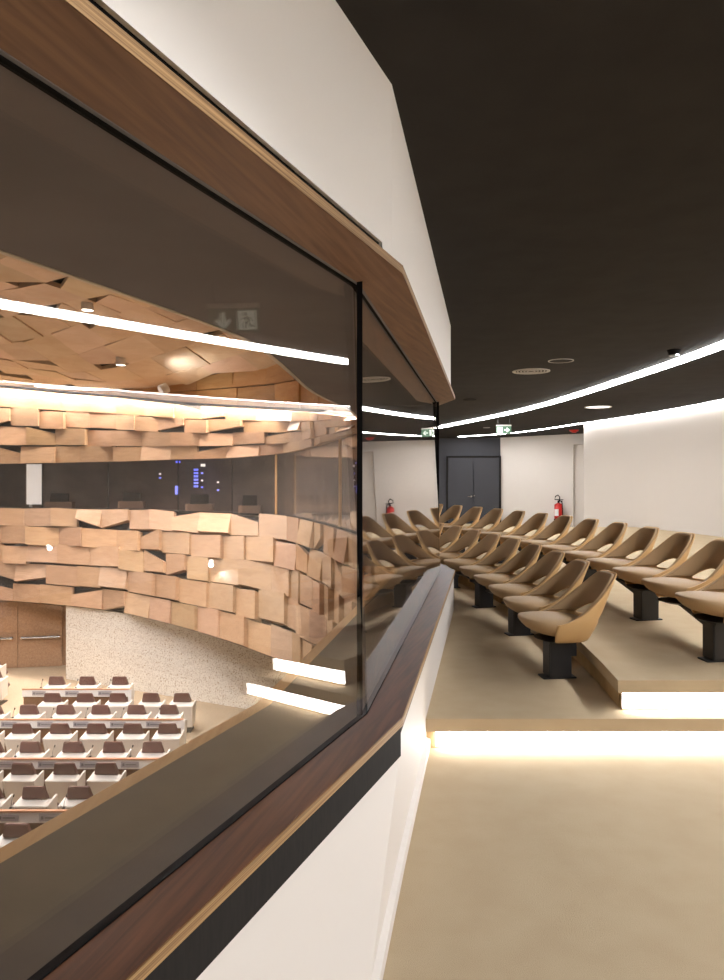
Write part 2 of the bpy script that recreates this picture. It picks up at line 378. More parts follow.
# ceiling light strips
def strip(pts, w_, nm, label, m_, dz=.0, per=6):
    c = smooth_curve([(p[0],p[1],0) for p in pts], per); pl=[(p[0],p[1]) for p in c]
    bm = BM(); l_=offset(pl,w_/2); r_=offset(pl,-w_/2); R=[]
    for i,p in enumerate(pl):
        z = ceil_z(p[1])+dz
        R.append([bm.verts.new(q) for q in ((*l_[i],z-.006),(*r_[i],z-.006),(*r_[i],z+.03),(*l_[i],z+.03))])
    for A,B in zip(R,R[1:]):
        for k in range(4): bm.faces.new((A[k],A[(k+1)%4],B[(k+1)%4],B[k]))
    bm.faces.new(R[0]); bm.faces.new(R[-1])
    return tag(new_obj(nm, bm, m_), label, 'light strip')
strip([(2.3,-8),(3.3,-3),(3.85,1),(4.15,4),(4.42,7),(4.50,9.5),(4.42,12),(4.22,14.7),(3.62,17.6),(2.30,21.5),(1.6,23.2),(.6,25)], .20, 'ceiling_light_strip', 'long curved white light strip recessed in the middle of the black ceiling', M['led'], -.02)
cove = offset(RWxy, .06)
strip([cove[i] for i in range(0,len(cove),5)], .09, 'ceiling_light_strip', 'white light strip washing the top of the curved white wall at right', M['led_cove'])
strip([(6.18,20.5),(5.72,22.0),(5.2,23.3),(4.5,24.4),(3.4,25.4)], .12, 'ceiling_light_strip', 'short white ceiling light strip near the dark end wall, behind the exit sign', M['led'])

# dark double door, pale door niche
d1 = struct(bpy.data.objects.new('door_1', None)); C.objects.link(d1); a_ = math.atan2(25.9-26.15,4.95-3.0)
d1.location=(3.98+.02,25.98,0); d1.rotation_euler=(0,0,a_)
for s in (-1,1):
    bm=BM(); box(bm, min(.01*s,.9*s),max(.01*s,.9*s),-.04,.0,0.01,2.36,.004); new_obj('door_leaf',bm,M['darkwall'],d1)
bm=BM(); box(bm,-.97,-.91,-.06,0,0,2.42); box(bm,.91,.97,-.06,0,0,2.42); box(bm,-.97,.97,-.06,0,2.37,2.43); new_obj('door_frame',bm,M['strip'],d1)
bm=BM(); cyl(bm,(-.08,-.07,.98),.03,.03,12,'y'); cyl(bm,(.02,-.05,1.0),.018,.03,10,'y'); tube(bm,[(-.08,-.09,.98),(-.20,-.09,.98)],.012); new_obj('door_handle',bm,M['chrome'],d1)
d2 = struct(bpy.data.objects.new('door_2', None)); C.objects.link(d2); d2.location=(7.45,24.0,0); d2.rotation_euler=(0,0,math.atan2(-.72,1.2))
bm=BM(); box(bm,-.4,.4,-.05,-.01,0.01,2.74,.004); new_obj('door_leaf',bm,M['white'],d2)
bm=BM(); box(bm,-.47,-.4,-.16,0,0,2.82); box(bm,.4,.47,-.16,0,0,2.82); box(bm,-.47,.47,-.16,0,2.75,2.83); new_obj('door_frame',bm,M['white'],d2)

# ceiling fittings
def disc_fit(name, label, cat, x, y, parts):
    t = thing(name, label, cat, (x,y,ceil_z(y))); 
    for n_,f_,m_ in parts:
        b_=BM(); f_(b_); new_obj(n_, b_, m_, t)
    return t
def grille(b):
    ring(b,(0,0,-.012),.265,.29,.012)
    for r in (.05,.10,.15,.20,.24): ring(b,(0,0,-.008),r,r+.018,.008)
disc_fit('ceiling_speaker','large round slotted grille in the black ceiling, left of the curved light strip','ceiling speaker',2.64,11.3,
    [('grille',grille,M['grey']),('backing_disc',lambda b:cyl(b,(0,0,-.004),.26,.004,32),M['black'])])
disc_fit('access_ring','thin round ring in the black ceiling beside the slotted speaker grille','ceiling ring',2.83,10.3,
    [('rim',lambda b:ring(b,(0,0,-.008),.165,.178,.008),M['grey']),('cover',lambda b:cyl(b,(0,0,-.005),.16,.005,32),M['ceil'])])
disc_fit('ceiling_downlight','glowing round downlight in the ceiling between the light strip and white wall','ceiling light',5.38,16.5,
    [('rim',lambda b:ring(b,(0,0,-.012),.27,.30,.012),M['grey']),('lens',lambda b:cyl(b,(0,0,-.008),.265,.008,32),M['screen_white'])])
disc_fit('smoke_detector','small dark dome detector on the ceiling just above the bright light strip','smoke detector',4.07,9.45,
    [('housing',lambda b:cyl(b,(0,0,-.07),.06,.07,24,r2=.085),M['black']),('lens',lambda b:ring(b,(0,0,-.075),.03,.062,.012),M['chrome'])])
disc_fit('access_ring','faint dark ring in the ceiling near the end of the wooden beam','ceiling ring',2.26,15.2,
    [('rim',lambda b:ring(b,(0,0,-.008),.12,.14,.008),M['strip']),('cover',lambda b:cyl(b,(0,0,-.005),.11,.005,32),M['ceil'])])
disc_fit('ceiling_spot','tiny pale ceiling fitting left of the hanging exit sign','ceiling light',3.75,21.8,
    [('rim',lambda b:ring(b,(0,0,-.01),.07,.1,.01),M['grey']),('lens',lambda b:cyl(b,(0,0,-.006),.07,.006,20),M['grey'])])
t=thing('fire_alarm','small red fire alarm lamp under the ceiling by the white wall corner','alarm',(6.62,22.6,ceil_z(22.6)))
bm=BM(); cyl(bm,(0,0,-.05),.13,.05,20,r2=.15); new_obj('base',bm,M['red'],t); bm=BM(); cyl(bm,(0,0,-.09),.06,.04,20,r2=.1); new_obj('lens',bm,M['red'],t)

def exit_sign(label, loc, rz, arrow):
    t = thing('exit_sign', label, 'exit sign', loc, rz)
    bm=BM(); box(bm,-.195,.195,-.012,.012,-.10,.10,.003); new_obj('panel',bm,M['green'],t)
    bm=BM(); box(bm,-.20,.20,-.03,.03,.10,.135,.004); new_obj('housing',bm,M['grey'],t)
    zc = ceil_z(loc[1])-loc[2]
    for s in (-1,1):
        bm=BM(); tube(bm,[(s*.15,0,.13),(s*.15,0,zc)],.006); new_obj('hanger',bm,M['steel'],t)
    for s in (-1,1):
        def poly(b,pts):
            f=[b.verts.new((p[0]*(1 if s<0 else 1),s*.0135,p[1])) for p in pts]; g=[b.verts.new((p[0],s*.0155,p[1])) for p in pts]
            b.faces.new(f); b.faces.new(g[::-1])
            for i in range(len(f)): b.faces.new((f[i],f[(i+1)%len(f)],g[(i+1)%len(f)],g[i]))
        b=BM()
        poly(b,[(-.175,-.075),(-.03,-.075),(-.03,.075),(-.175,.075)])
        o=new_obj('door_pictogram',b,M['signwhite'],t)
        b=BM(); yy=s*.0175
        def bar(p,q,w_): tube(b,[(p[0],s*.017,p[1]),(q[0],s*.017,q[1])],w_,6)
        cyl(b,(-.088,s*.017-.002,.048),.014,.004,12,'y')
        bar((-.095,.03),(-.108,-.01),.011); bar((-.095,.025),(-.07,.005),.006); bar((-.098,.025),(-.13,.01),.006); bar((-.13,.01),(-.14,-.012),.006)
        bar((-.108,-.01),(-.082,-.03),.008); bar((-.082,-.03),(-.085,-.062),.007); bar((-.108,-.01),(-.12,-.042),.008); bar((-.12,-.042),(-.155,-.05),.007)
        new_obj('running_figure',b,M['green'],t)
        b=BM(); cx=.08
        if arrow=='right': 
            poly(b,[(.015,-.015),(.09,-.015),(.09,.015),(.015,.015)]); poly(b,[(.085,.065),(.155,0),(.085,-.065),(.062,-.048),(.108,0),(.062,.048)])
        else:
            poly(b,[(.07,.065),(.10,.065),(.10,-.02),(.07,-.02)]); poly(b,[(.02,-.005),(.085,-.075),(.15,-.005),(.13,.018),(.085,-.03),(.04,.018)])
        new_obj('arrow_pictogram',b,M['signwhite'],t)
    return t
exit_sign('small green exit sign with running figure and right arrow hanging from the black ceiling',(3.72,19.0,EYE+1.26),0,'right')
exit_sign('exit sign with down arrow hanging above the steps, mirrored faintly in the big pane',(2.44,4.3,EYE+1.34),math.radians(-50),'down')

# fire extinguisher on the recess wall
t=thing('fire_extinguisher','red fire extinguisher with white label and black hose on the white wall','fire extinguisher',(6.60,24.32,.22),math.atan2(-.72,1.2))
K=1.25; KR=1.3
bm=BM(); cyl(bm,(0,0,0),.085*K*KR,.42*K,24); cyl(bm,(0,0,.42*K),.085*K*KR,.05*K,24,r2=.03*K); new_obj('cylinder',bm,M['red'],t,True)
bm=BM(); cyl(bm,(0,0,.47*K),.028*K,.05*K,14); box(bm,-.02*K,.11*K,-.012,.012,.51*K,.53*K); box(bm,-.02*K,.13*K,-.012,.012,.55*K,.565*K); new_obj('valve',bm,M['black'],t)
bm=BM(); tube(bm,[(.03*K,-.03,.5*K),(.06,-.06,.62*K),(0,-.07,.68*K),(-.07*K,-.06,.64*K),(-.09*K,-.04,.56*K),(.02*K,-.05,.55*K),(.10*K,-.04,.5*K),(.115*K,-.02,.3*K),(.11*K,0,.02*K)],.018); new_obj('hose',bm,M['black'],t,True)
bm=BM(); 
for k in range(-3,3):
    a0,a1=-pi/2-.3+k*.2,-pi/2-.3+(k+1)*.2; r=.0865*K*KR
    bm.faces.new([bm.verts.new(q) for q in ((r*cos(a0),r*sin(a0),.12*K),(r*cos(a1),r*sin(a1),.12*K),(r*cos(a1),r*sin(a1),.3*K),(r*cos(a0),r*sin(a0),.3*K))])
new_obj('paper_label',bm,M['plastic'],t)
bm=BM(); cyl(bm,(0,0,-.015),.088*K*KR,.06,24); box(bm,-.05,.05,.10,.19,.1,.4); new_obj('bracket',bm,M['black'],t)

# ------------------------------------------------------------------ gallery shell chairs (local: faces -Y)
def bake(o, *mods):
    for ty,kw in mods:
        md=o.modifiers.new(ty,ty)
        for k,v in kw.items(): setattr(md,k,v)
    dg=bpy.context.evaluated_depsgraph_get(); dg.update()
    me=bpy.data.meshes.new_from_object(o.evaluated_get(dg)); o.modifiers.clear(); old=o.data; o.data=me; me.name=o.name
    for p in me.polygons: p.use_smooth=True
    return o
TH0=math.radians(112); TH_H=math.radians(42)
ZB=.285; ZS=.44
def ztop(th):
    x=min(1,abs(th)/TH0); t=max(0,(x-.20)/.80); f=1-(t*t*(3-2*t))**.85
    return ZS-.015+(.765-ZS+.015)*f
def shell_pt(th,z,inset=0):
    # plan: superellipse that widens from the seat pan and leans back towards the top
    k=max(0,(z-.36)/.44)
    a=.185+.07*min(1,max(0,(z-ZB)/.13))**.7-inset-.02*k**1.4
    b=.20+.05*min(1,max(0,(z-ZB)/.13))**.7-inset
    c,s_=cos(th),sin(th)
    y=b*abs(c)**.85*(1 if c>0 else -1)+.185*k**1.1
    x=a*abs(s_)**.8*(1 if s_>0 else -1)
    return (x,y,z)
def shell_mesh(inset, zlow, name, m_, thick, parent, zcut=0):
    bm=BM(); n=40; ths=[-TH0+2*TH0*i/n for i in range(n+1)]
    up=[];lo=[]
    for th in ths:
        zt_=ztop(th)-zcut
        hb = ZS+.005+(.085*max(0,cos(pi/2*th/TH_H))**.8 if abs(th)<TH_H else 0)
        hb=min(hb,zt_-.004)
        up.append([bm.verts.new(shell_pt(th,hb+(zt_-hb)*k/7,inset)) for k in range(8)])
        zl0=min(ZS-.0,hb)
        if zlow is not None: 
            if abs(th)<TH_H*.98: tp=bm.verts.new(shell_pt(th,zl0,inset))
            else: tp=up[-1][0]
            lo.append([bm.verts.new(shell_pt(th,zlow+(zl0-zlow)*k/3,inset)) for k in range(3)]+[tp])
    for i in range(n):
        for k in range(7): bm.faces.new((up[i][k],up[i+1][k],up[i+1][k+1],up[i][k+1]))
        if zlow is not None:
            for k in range(3): 
                vs=[lo[i][k],lo[i+1][k],lo[i+1][k+1],lo[i][k+1]]
                if len(set(vs))==4: bm.faces.new(vs)
    o=new_obj(name,bm,m_,parent,True)
    return bake(o,('SOLIDIFY',dict(thickness=thick,offset=0)),('SUBSURF',dict(levels=1,render_levels=1)))
def make_chair():
    t=thing('shell_chair','','chair')
    shell_mesh(0,ZB,'shell',M['shell'],.014,t)
    shell_mesh(.022,None,'backrest',M['pad'],.026,t,.006)
    # seat cushion
    bm=BM(); n=36; prof=[(0,.455),(.35,.455),(.7,.452),(.9,.438),(1.0,.405),(.97,.37),(.80,.325),(.5,.30),(0,.295)]
    R=[]
    for r,z in prof[1:-1]:
        ringv=[]
        for i in range(n):
            a=2*pi*i/n; c,s_=cos(a),sin(a)
            x=.238*r*abs(c)**.85*(1 if c>0 else -1); y=.255*r*abs(s_)**.85*(1 if s_>0 else -1)-.03
            zz=z+(.012*(-s_)*r if z>.43 else 0)
            if y<0 and z<.42: zz=z+.045*min(1,-y/.25)
            ringv.append(bm.verts.new((x,y,zz)))
        R.append(ringv)
    for A,B in zip(R,R[1:]):
        for i in range(n): bm.faces.new((A[i],A[(i+1)%n],B[(i+1)%n],B[i]))
    bm.faces.new(R[0]); bm.faces.new(R[-1])
    o=new_obj('seat',bm,M['pad'],t,True); bake(o,('SUBSURF',dict(levels=1,render_levels=1)))
    bm=BM(); cyl(bm,(0,.01,ZB-.012),.13,.016,28,r2=.175); new_obj('seat_pan',bm,M['steel'],t)
    return t
def add_post(t):
    bm=BM(); box(bm,-.07,.07,-.083,.083,.012,.262,.006); new_obj('post',bm,M['steel'],t)
    bm=BM(); box(bm,-.06,.06,-.125,.125,0,.012,.003); new_obj('base_plate',bm,M['steel'],t)
    bm=BM(); box(bm,-.1,.1,-.09,.09,.258,.277,.004); new_obj('top_plate',bm,M['steel'],t)
def add_arm(t,sgn):   # cantilever bracket toward the neighbouring post (sgn: local x direction)
    bm=BM(); s=sgn
    hexa(bm,[(s*.60,-.06,.12),(s*.60,.06,.12),(s*.10,.06,.262),(s*.10,-.06,.262),(s*.60,-.06,.235),(s*.60,.06,.235),(s*.02,.06,.278),(s*.02,-.06,.278)])
    new_obj('bracket',bm,M['steel'],t)
base=make_chair()
postchair=base; armchair=copy_tree(base)
add_post(postchair); add_arm(armchair,1)
ordn=['first','second','third','fourth','fifth','sixth','seventh','eighth','ninth','tenth','eleventh','twelfth','thirteenth','fourteenth']
used={'p':False,'a':False}
def put_chair(kind,x,y,z,rz,label,group):
    src=postchair if kind=='p' else armchair
    o=src if not used[kind] else copy_tree(src); used[kind]=True
    o.location=(x,y,z); o.rotation_euler=(0,0,rz); o['label']=label; o['group']=group
rows=[('lower',17.0,P1,5.28,9,1.43,'first'),('upper',18.05,P2,4.97,13,1.42,'p')]
YAW=math.radians(-10)
for nm,Rr,zf,y0,cnt,_,_k in rows:
    th0=math.asin((y0-ARCY)/Rr)
    for i in range(cnt):
        th=th0+i*(.716/Rr)
        x=ARCX+Rr*cos(th); y=ARCY+Rr*sin(th)
        kind='p' if i%2==0 else 'a'
        # facing the arc centre: local -Y -> direction (-cos th, -sin th)
        rz=th-pi/2 + YAW*-1
        where = 'nearest the lit steps' if i==0 else f'{ordn[i]} from the lit steps'
        put_chair(kind,x,y,zf,rz,f'tan shell chair in the {nm} row, {where}',f'shell chairs in the {nm} row')

# ------------------------------------------------------------------ auditorium
PX=[-260,-150,-60,0,66,120,180,240,290,326,352,380]
def tab(*v): return dict(zip(PX,v))
Zb=[21.5,23.2,23.2,23.0,22.0,20.96,18.9,16.8,15.0,13.6,12.6,11.6]
Zs=[22.5,24.0,24.3,24.0,23.4,22.7,21.3,20.0,18.75,15.6,13.3,11.5]
Hh=[.46,.46,.46,.46,.49,.51,.54,.55,.64,.74,.80,.84]
Hc=[3.3,3.2,3.08,2.99,2.72,2.50,2.15,1.93,1.74,1.40,1.12,1.0]
Hf=[3.35,3.25,3.13,3.04,2.77,2.62,2.74,2.88,3.0,2.85,2.6,2.5]
def wp(px,Z,h): return Vector(((px-CX)/F*Z, Z, EYE+h))
# arc length parameter along the sill curve
samp=[PX[0]+i*(PX[-1]-PX[0])/400 for i in range(401)]
def curve(fZ,fh,off=0): return lambda px: wp(px, interp(px,PX,fZ)-off, interp(px,PX,fh) if isinstance(fh,list) else fh)
cb=curve(Zb,-3.88); cs=curve(Zs,-1.01); ch=curve(Zs,Hh); cc=curve(Zs,Hc); cf=curve(Zs,Hf,.8); ce=curve(Zs,Hc,.8)
al=[0]
for a_,b_ in zip(samp,samp[1:]): al.append(al[-1]+(cs(b_)-cs(a_)).length)
TOT=al[-1]
def upx(u): return interp(u, al, samp)
def tiles(name, A, B, nrows, width, mat_, gapp=.2, seed=1, prot=.09, curveK=None, flip=1, vg=.003, jit=.07):
    rnd=random.Random(seed); bm=BM(); lay=bm.loops.layers.color.new('tint')
    def pos(u,v):
        px=upx(max(0,min(TOT,u)))
        if curveK: return curveK(px,v)
        return A(px).lerp(B(px),v)
    for r in range(nrows):
        v0,v1=r/nrows,(r+1)/nrows
        u=-rnd.random()*width
        while u<TOT:
            wdt=width*rnd.uniform(.8,1.2); u0,u1=u+.002,u+wdt-.002; u+=wdt
            if u1<0: continue
            jv=rnd.uniform(-jit,jit)/nrows if 0<r<nrows-1 or nrows<3 else 0; va,vb=v0+vg+jv,v1-vg+jv
            if nrows<3: va,vb=v0+vg,v1-vg
            if r==0: vb+=rnd.uniform(-jit,0)/nrows
            q=[pos(u0,va),pos(u1,va),pos(u1,vb),pos(u0,vb)]
            n=((q[1]-q[0]).cross(q[3]-q[0])).normalized()*flip
            if rnd.random()<gapp:     # a corner is cut back, so the dark backing shows as a wedge
                k=rnd.choice((0,1,2,3)); j={0:3,3:0,1:2,2:1}[k]; q[k]=q[k].lerp(q[j],rnd.uniform(.25,.5))
            off=[rnd.uniform(.0,prot) for _ in range(4)]
            m_=rnd.uniform(0,prot)
            k_=rnd.random(); lo_,hi_=rnd.uniform(0,.3)*prot,rnd.uniform(.7,1.5)*prot
            off=[lo_,hi_,hi_,lo_] if k_<.4 else ([hi_,lo_,lo_,hi_] if k_<.8 else [hi_,hi_,lo_,lo_])
            f=[bm.verts.new(q[i]+n*(off[i]+.05)) for i in range(4)]; g=[bm.verts.new(q[i]-n*.03) for i in range(4)]
            faces=[bm.faces.new(f),bm.faces.new(g[::-1])]+[bm.faces.new((f[i],g[i],g[(i+1)%4],f[(i+1)%4])) for i in range(4)]
            t_=rnd.uniform(.88,1.0); c_=(t_,t_*rnd.uniform(.965,1),t_*rnd.uniform(.93,1),1)
            for fc in faces:
                for lp in fc.loops: lp[lay]=c_
    # dark backing just behind
    N_=60
    Lv=[]
    for i in range(N_+1):
        u=TOT*i/N_; col=[]
        for k in range(nrows*1+1):
            v=k/nrows; p=pos(u,v); e=.05
            du=(pos(min(TOT,u+e),v)-pos(max(0,u-e),v)); dv=(pos(u,min(1,v+.01))-pos(u,max(0,v-.01)))
            nn=du.cross(dv).normalized()*flip; col.append(bm.verts.new(p-nn*.08))
        Lv.append(col)
    for A_,B_ in zip(Lv,Lv[1:]):
        for k in range(nrows): bm.faces.new((A_[k],B_[k],B_[k+1],A_[k+1])).material_index=1
    return struct(new_obj(name,bm,[mat_,M['backing']]))
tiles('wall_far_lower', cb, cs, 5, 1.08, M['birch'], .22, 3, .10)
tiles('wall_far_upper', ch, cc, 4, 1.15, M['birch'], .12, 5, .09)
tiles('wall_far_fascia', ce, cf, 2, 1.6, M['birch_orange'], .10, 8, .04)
Kc=Vector((-9,3.5,EYE+4.1))
def ceilK(px,v):
    Fp=cf(px); s=v
    p=Fp.lerp(Kc,s); p.z=Fp.z+(Kc.z-Fp.z)*(1-(1-s)**2)+.12*sin(s*14+px*.02)
    return p
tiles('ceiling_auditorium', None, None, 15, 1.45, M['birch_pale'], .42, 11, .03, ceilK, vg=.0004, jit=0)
# cove light between wall and ceiling edge
bm=BM(); pts=[PX[0]+i*(PX[-1]-PX[0])/80 for i in range(81)]; R=[]
for px in pts:
    w0=cc(px)+Vector((0,0,.10)); e0=ce(px)+Vector((0,.06,.09))
    R.append([bm.verts.new(w0),bm.verts.new(e0),bm.verts.new(e0+Vector((0,0,.04))),bm.verts.new(w0+Vector((0,0,.04)))])
for A,B in zip(R,R[1:]):
    for k in range(4): bm.faces.new((A[k],A[(k+1)%4],B[(k+1)%4],B[k]))
tag(new_obj('cove_light',bm,M['led_aud']),'long glowing cove light under the wooden auditorium ceiling','light strip')
# close between upper wall top and cove
# interpreter booth band
def ribbon(bm, f0, f1, n=60, lo=PX[0], hi=PX[-1], mi=0):
    R=[]
    for i in range(n+1):
        px=lo+(hi-lo)*i/n; R.append((bm.verts.new(f0(px)),bm.verts.new(f1(px))))
    for A,B in zip(R,R[1:]): bm.faces.new((A[0],B[0],B[1],A[1])).material_index=mi
DEPT=lambda px: interp(px,[230,300],[1.6,.35])
bk0=lambda px: wp(px,interp(px,PX,Zs)+DEPT(px),-1.01); bk1=lambda px: wp(px,interp(px,PX,Zs)+DEPT(px),interp(px,PX,Hh)+.1)
bm=BM(); ribbon(bm,bk0,bk1); ribbon(bm,cs,bk0); ribbon(bm,ch,lambda px: wp(px,interp(px,PX,Zs)+DEPT(px),interp(px,PX,Hh)+.1)); struct(new_obj('wall_booth',bm,M['booth']))
bm=BM()
ribbon(bm,lambda px: cs(px)+Vector((0,-.02,0)),lambda px: cs(px)+Vector((0,-.02,.05))); ribbon(bm,lambda px: cs(px)+Vector((0,-.02,.05)),lambda px: cs(px)+Vector((0,.06,.05)))
struct(new_obj('trim_14',bm,M['strip']))
w2=struct(bpy.data.objects.new('window_2',None)); C.objects.link(w2)
seg=[-260,-120,-20,42,108,178,232,276,340,380]
for a_,b_ in zip(seg,seg[1:]):
    bm=BM(); ribbon(bm,lambda px: cs(px)+Vector((0,.03,.05)),lambda px: ch(px)+Vector((0,.03,0)),8,a_,b_)
    new_obj('pane',bm,M['boothglass'],w2)
for px in seg[1:-1]:
    bm=BM(); p=cs(px); q=ch(px); wd=.03 if px in(276,340) else .012
    box(bm,p.x-wd,p.x+wd,p.y+.01,p.y+.05,p.z+.05,q.z); new_obj('mullion',bm,M['silledge'] if px in(276,340) else M['strip'],w2)
# inside the booths
def booth_box(name,label,cat,px,h,w_,hh,dz,m_,dep=.08,group=None):
    p=wp(px,interp(px,PX,Zs)+dz,h); bm=BM(); box(bm,-w_/2,w_/2,-dep/2,dep/2,0,hh)
    return tag(new_obj(name,bm,m_,None,False,p),label,cat,group)
t=thing('self_glowing_door','tall white booth door with its own painted glow, behind the far dark window','door',wp(35,interp(35,PX,Zs)+.5,-.98))
bm=BM(); box(bm,-.27,.23,-.03,.03,.1,1.44); new_obj('door_leaf',bm,M['doorglow'],t)
bm=BM(); box(bm,-.30,-.27,-.04,.04,0.1,1.46); box(bm,.24,.27,-.04,.04,.0,1.46); new_obj('frame',bm,M['boothitem'],t)
bm=BM(); cyl(bm,(-.12,-.05,0),.05,.1,12); new_obj('foot',bm,M['plastic'],t)
for i,(px,h) in enumerate([(196,.22),(196,.12),(196,.02),(196,-.08),(196,-.18),(196,-.28)]):
    booth_box('blue_screen',f'small blue lit key on the control rack behind the far window, {ordn[i]} from the top','screen',px,h,.12,.06,.9,M['screen_blue'],group='blue keys of the booth rack')
for i,(px,h) in enumerate([(202,.12),(202,-.1),(202,-.3),(218,-.15),(218,-.38),(160,.1),(160,-.02)]):
    booth_box('indicator_lamp','tiny pale indicator lamp glowing behind the far dark window','lamp',px,h,.05,.05,.8,M['screen_white'] if i%2 else M['screen_blue'],group='indicator lamps in the booths')
booth_box('ceiling_lamp','small bright white lamp above the blue keys behind the far window','lamp',203,.34,.12,.08,.7,M['screen_white'])
booth_box('blue_screen','small violet blue screen near the top of the far dark window','screen',178,.46,.13,.06,.7,M['screen_blue'])
booth_box('blue_screen','pair of violet blue screens low behind the far dark window','screen',177,-.5,.10,.26,.7,M['screen_blue'])
for i,(px,w_,h) in enumerate([(60,.9,-1.0),(132,.8,-.95),(200,.8,-.98),(250,.6,-.98)]):
    t=thing('booth_console',f'dim desk console behind the far dark window, {ordn[i]} from the left','console',wp(px,interp(px,PX,Zs)+min(.45,DEPT(px)*.3),h),0,'consoles in the interpreter booths')
    bm=BM(); box(bm,-w_/2,w_/2,-.14,.14,.0,.22); new_obj('cabinet',bm,M['boothitem'],t)
    bm=BM(); hexa(bm,[(-w_/3,-.1,.22),(w_/3,-.1,.22),(w_/3,0,.22),(-w_/3,0,.22),(-w_/3,-.02,.5),(w_/3,-.02,.5),(w_/3,0,.5),(-w_/3,0,.5)]); new_obj('monitor',bm,M['strip'],t)
# underside, speckled wall, door wall
AF=EYE-6.13
fspk=lambda px: wp(px, interp(px,[66,131,212,240,290,352,380],[22.1,20.95,19.7,19.3,18.6,17.4,16.8]), 0)
bm=BM()
ribbon(bm,lambda px:Vector((fspk(px).x,fspk(px).y,AF)),lambda px:Vector((fspk(px).x,fspk(px).y,EYE-3.6)),40,66,380)
e=fspk(66); hexa(bm,[(e.x-.0,e.y,AF),(e.x+.25,e.y+.01,AF),(e.x-.2,e.y+3,AF),(e.x-.45,e.y+3,AF),(e.x-.0,e.y,EYE-3.6),(e.x+.25,e.y+.01,EYE-3.6),(e.x-.2,e.y+3,EYE-3.6),(e.x-.45,e.y+3,EYE-3.6)])
struct(new_obj('wall_speckled',bm,M['speckle']))
bm=BM(); ribbon(bm,lambda px: cb(px)+Vector((0,.05,.04)),lambda px: cb(px)+Vector((0,6,.04)),60); struct(new_obj('ceiling_underside',bm,M['backing']))
bm=BM(); hexa(bm,[(-18,22.3,AF),(-8.2,24.0,AF),(-8.2,24.2,AF),(-18,22.5,AF),(-18,22.3,EYE-3.5),(-8.2,24.0,EYE-3.5),(-8.2,24.2,EYE-3.5),(-18,22.5,EYE-3.5)]); struct(new_obj('wall_door_side',bm,M['doorwood']))
d3=struct(bpy.data.objects.new('door_3',None)); C.objects.link(d3); d3.location=wp(19,23.45,-6.13)+Vector((0,-.06,0)); d3.rotation_euler=(0,0,math.atan2(1.7,9.8))
for s in (-1,1):
    bm=BM(); box(bm,min(.008*s,1.35*s),max(.008*s,1.35*s),-.03,.02,.01,2.15,.003); lf=new_obj('door_leaf',bm,M['doorwood'],d3)
    bm=BM(); tube(bm,[(s*.12,-.12,.98),(s*1.3,-.12,.98)],.045,10); tube(bm,[(s*.25,-.12,.98),(s*.25,-.02,.98)],.02); tube(bm,[(s*1.15,-.12,.98),(s*1.15,-.02,.98)],.02); new_obj('push_bar',bm,M['chrome'],lf)
bm=BM(); 
v=[bm.verts.new((x,y,AF)) for x,y in ((-30,-14),(4,-14),(4,26),(-30,26))]; bm.faces.new(v); struct(new_obj('floor_auditorium',bm,M['audfloor']))
# remaining walls and roof of the auditorium, out of view
loopp=[(wp(-260,22.5,0).x,22.5),(-26,16),(-28,6),(-25,-5),(-17,-11),(-9,-12)]
bm=BM(); sweep(bm,loopp,[(0,AF),(0,7),(-.2,7),(-.2,AF)]); struct(new_obj('wall_auditorium_side',bm,M['birch_orange']))
bm=BM(); box(bm,-30,2,-14,27,7,7.1); struct(new_obj('ceiling_roof',bm,M['backing']))

# auditorium chairs
def make_aud():
    t=thing('auditorium_chair','','chair')
    bm=BM(); hexa(bm,[(-.22,-.10,.14),(.22,-.10,.14),(.22,.0,.14),(-.22,.0,.14),(-.262,-.27,.70),(.262,-.27,.70),(.26,-.06,.75),(-.26,-.06,.75)])
    bmesh.ops.bevel(bm,geom=bm.edges[:],offset=.012,segments=2,affect='EDGES'); new_obj('back_panel',bm,M['chairwhite'],t)
    bm=BM(); hexa(bm,[(-.215,-.11,.755),(.215,-.11,.755),(.215,-.0,.755),(-.215,-.0,.755),(-.17,-.15,.97),(.17,-.15,.97),(.17,-.08,.97),(-.17,-.08,.97)])
    hexa(bm,[(-.2,-.05,.40),(.2,-.05,.40),(.2,.04,.40),(-.2,.04,.40),(-.21,-.09,.76),(.21,-.09,.76),(.21,.01,.76),(-.21,.01,.76)])
    bmesh.ops.bevel(bm,geom=bm.edges[:],offset=.012,segments=2,affect='EDGES'); new_obj('backrest',bm,M['maroon'],t)
    bm=BM(); box(bm,-.21,.21,-.02,.42,.38,.47,.02); new_obj('seat',bm,M['maroon'],t)
    for s in (-1,1):
        bm=BM(); hexa(bm,[(s*.225,-.12,.14),(s*.25,-.12,.14),(s*.25,.20,.20),(s*.225,.20,.20),(s*.255,-.28,.71),(s*.295,-.28,.71),(s*.295,.14,.74),(s*.255,.14,.74)])
        bmesh.ops.bevel(bm,geom=bm.edges[:],offset=.01,segments=1,affect='EDGES'); new_obj('armrest',bm,M['chairwhite'],t)
    bm=BM(); box(bm,-.2,.2,-.0,.3,.16,.38); new_obj('seat_box',bm,M['chairwhite'],t)
    bm=BM(); cyl(bm,(0,.12,.02),.05,.16,12); box(bm,-.2,.2,-.05,.3,0,.03); new_obj('pedestal',bm,M['steel'],t)
    return t
ac=make_aud(); first=[True]
def put_aud(px,Z,label,group,dx=0):
    x=(px-CX)/F*Z+dx
    o=ac if first[0] else copy_tree(ac); first[0]=False
    o.location=(x,Z,AF); o['label']=label; o['group']=group
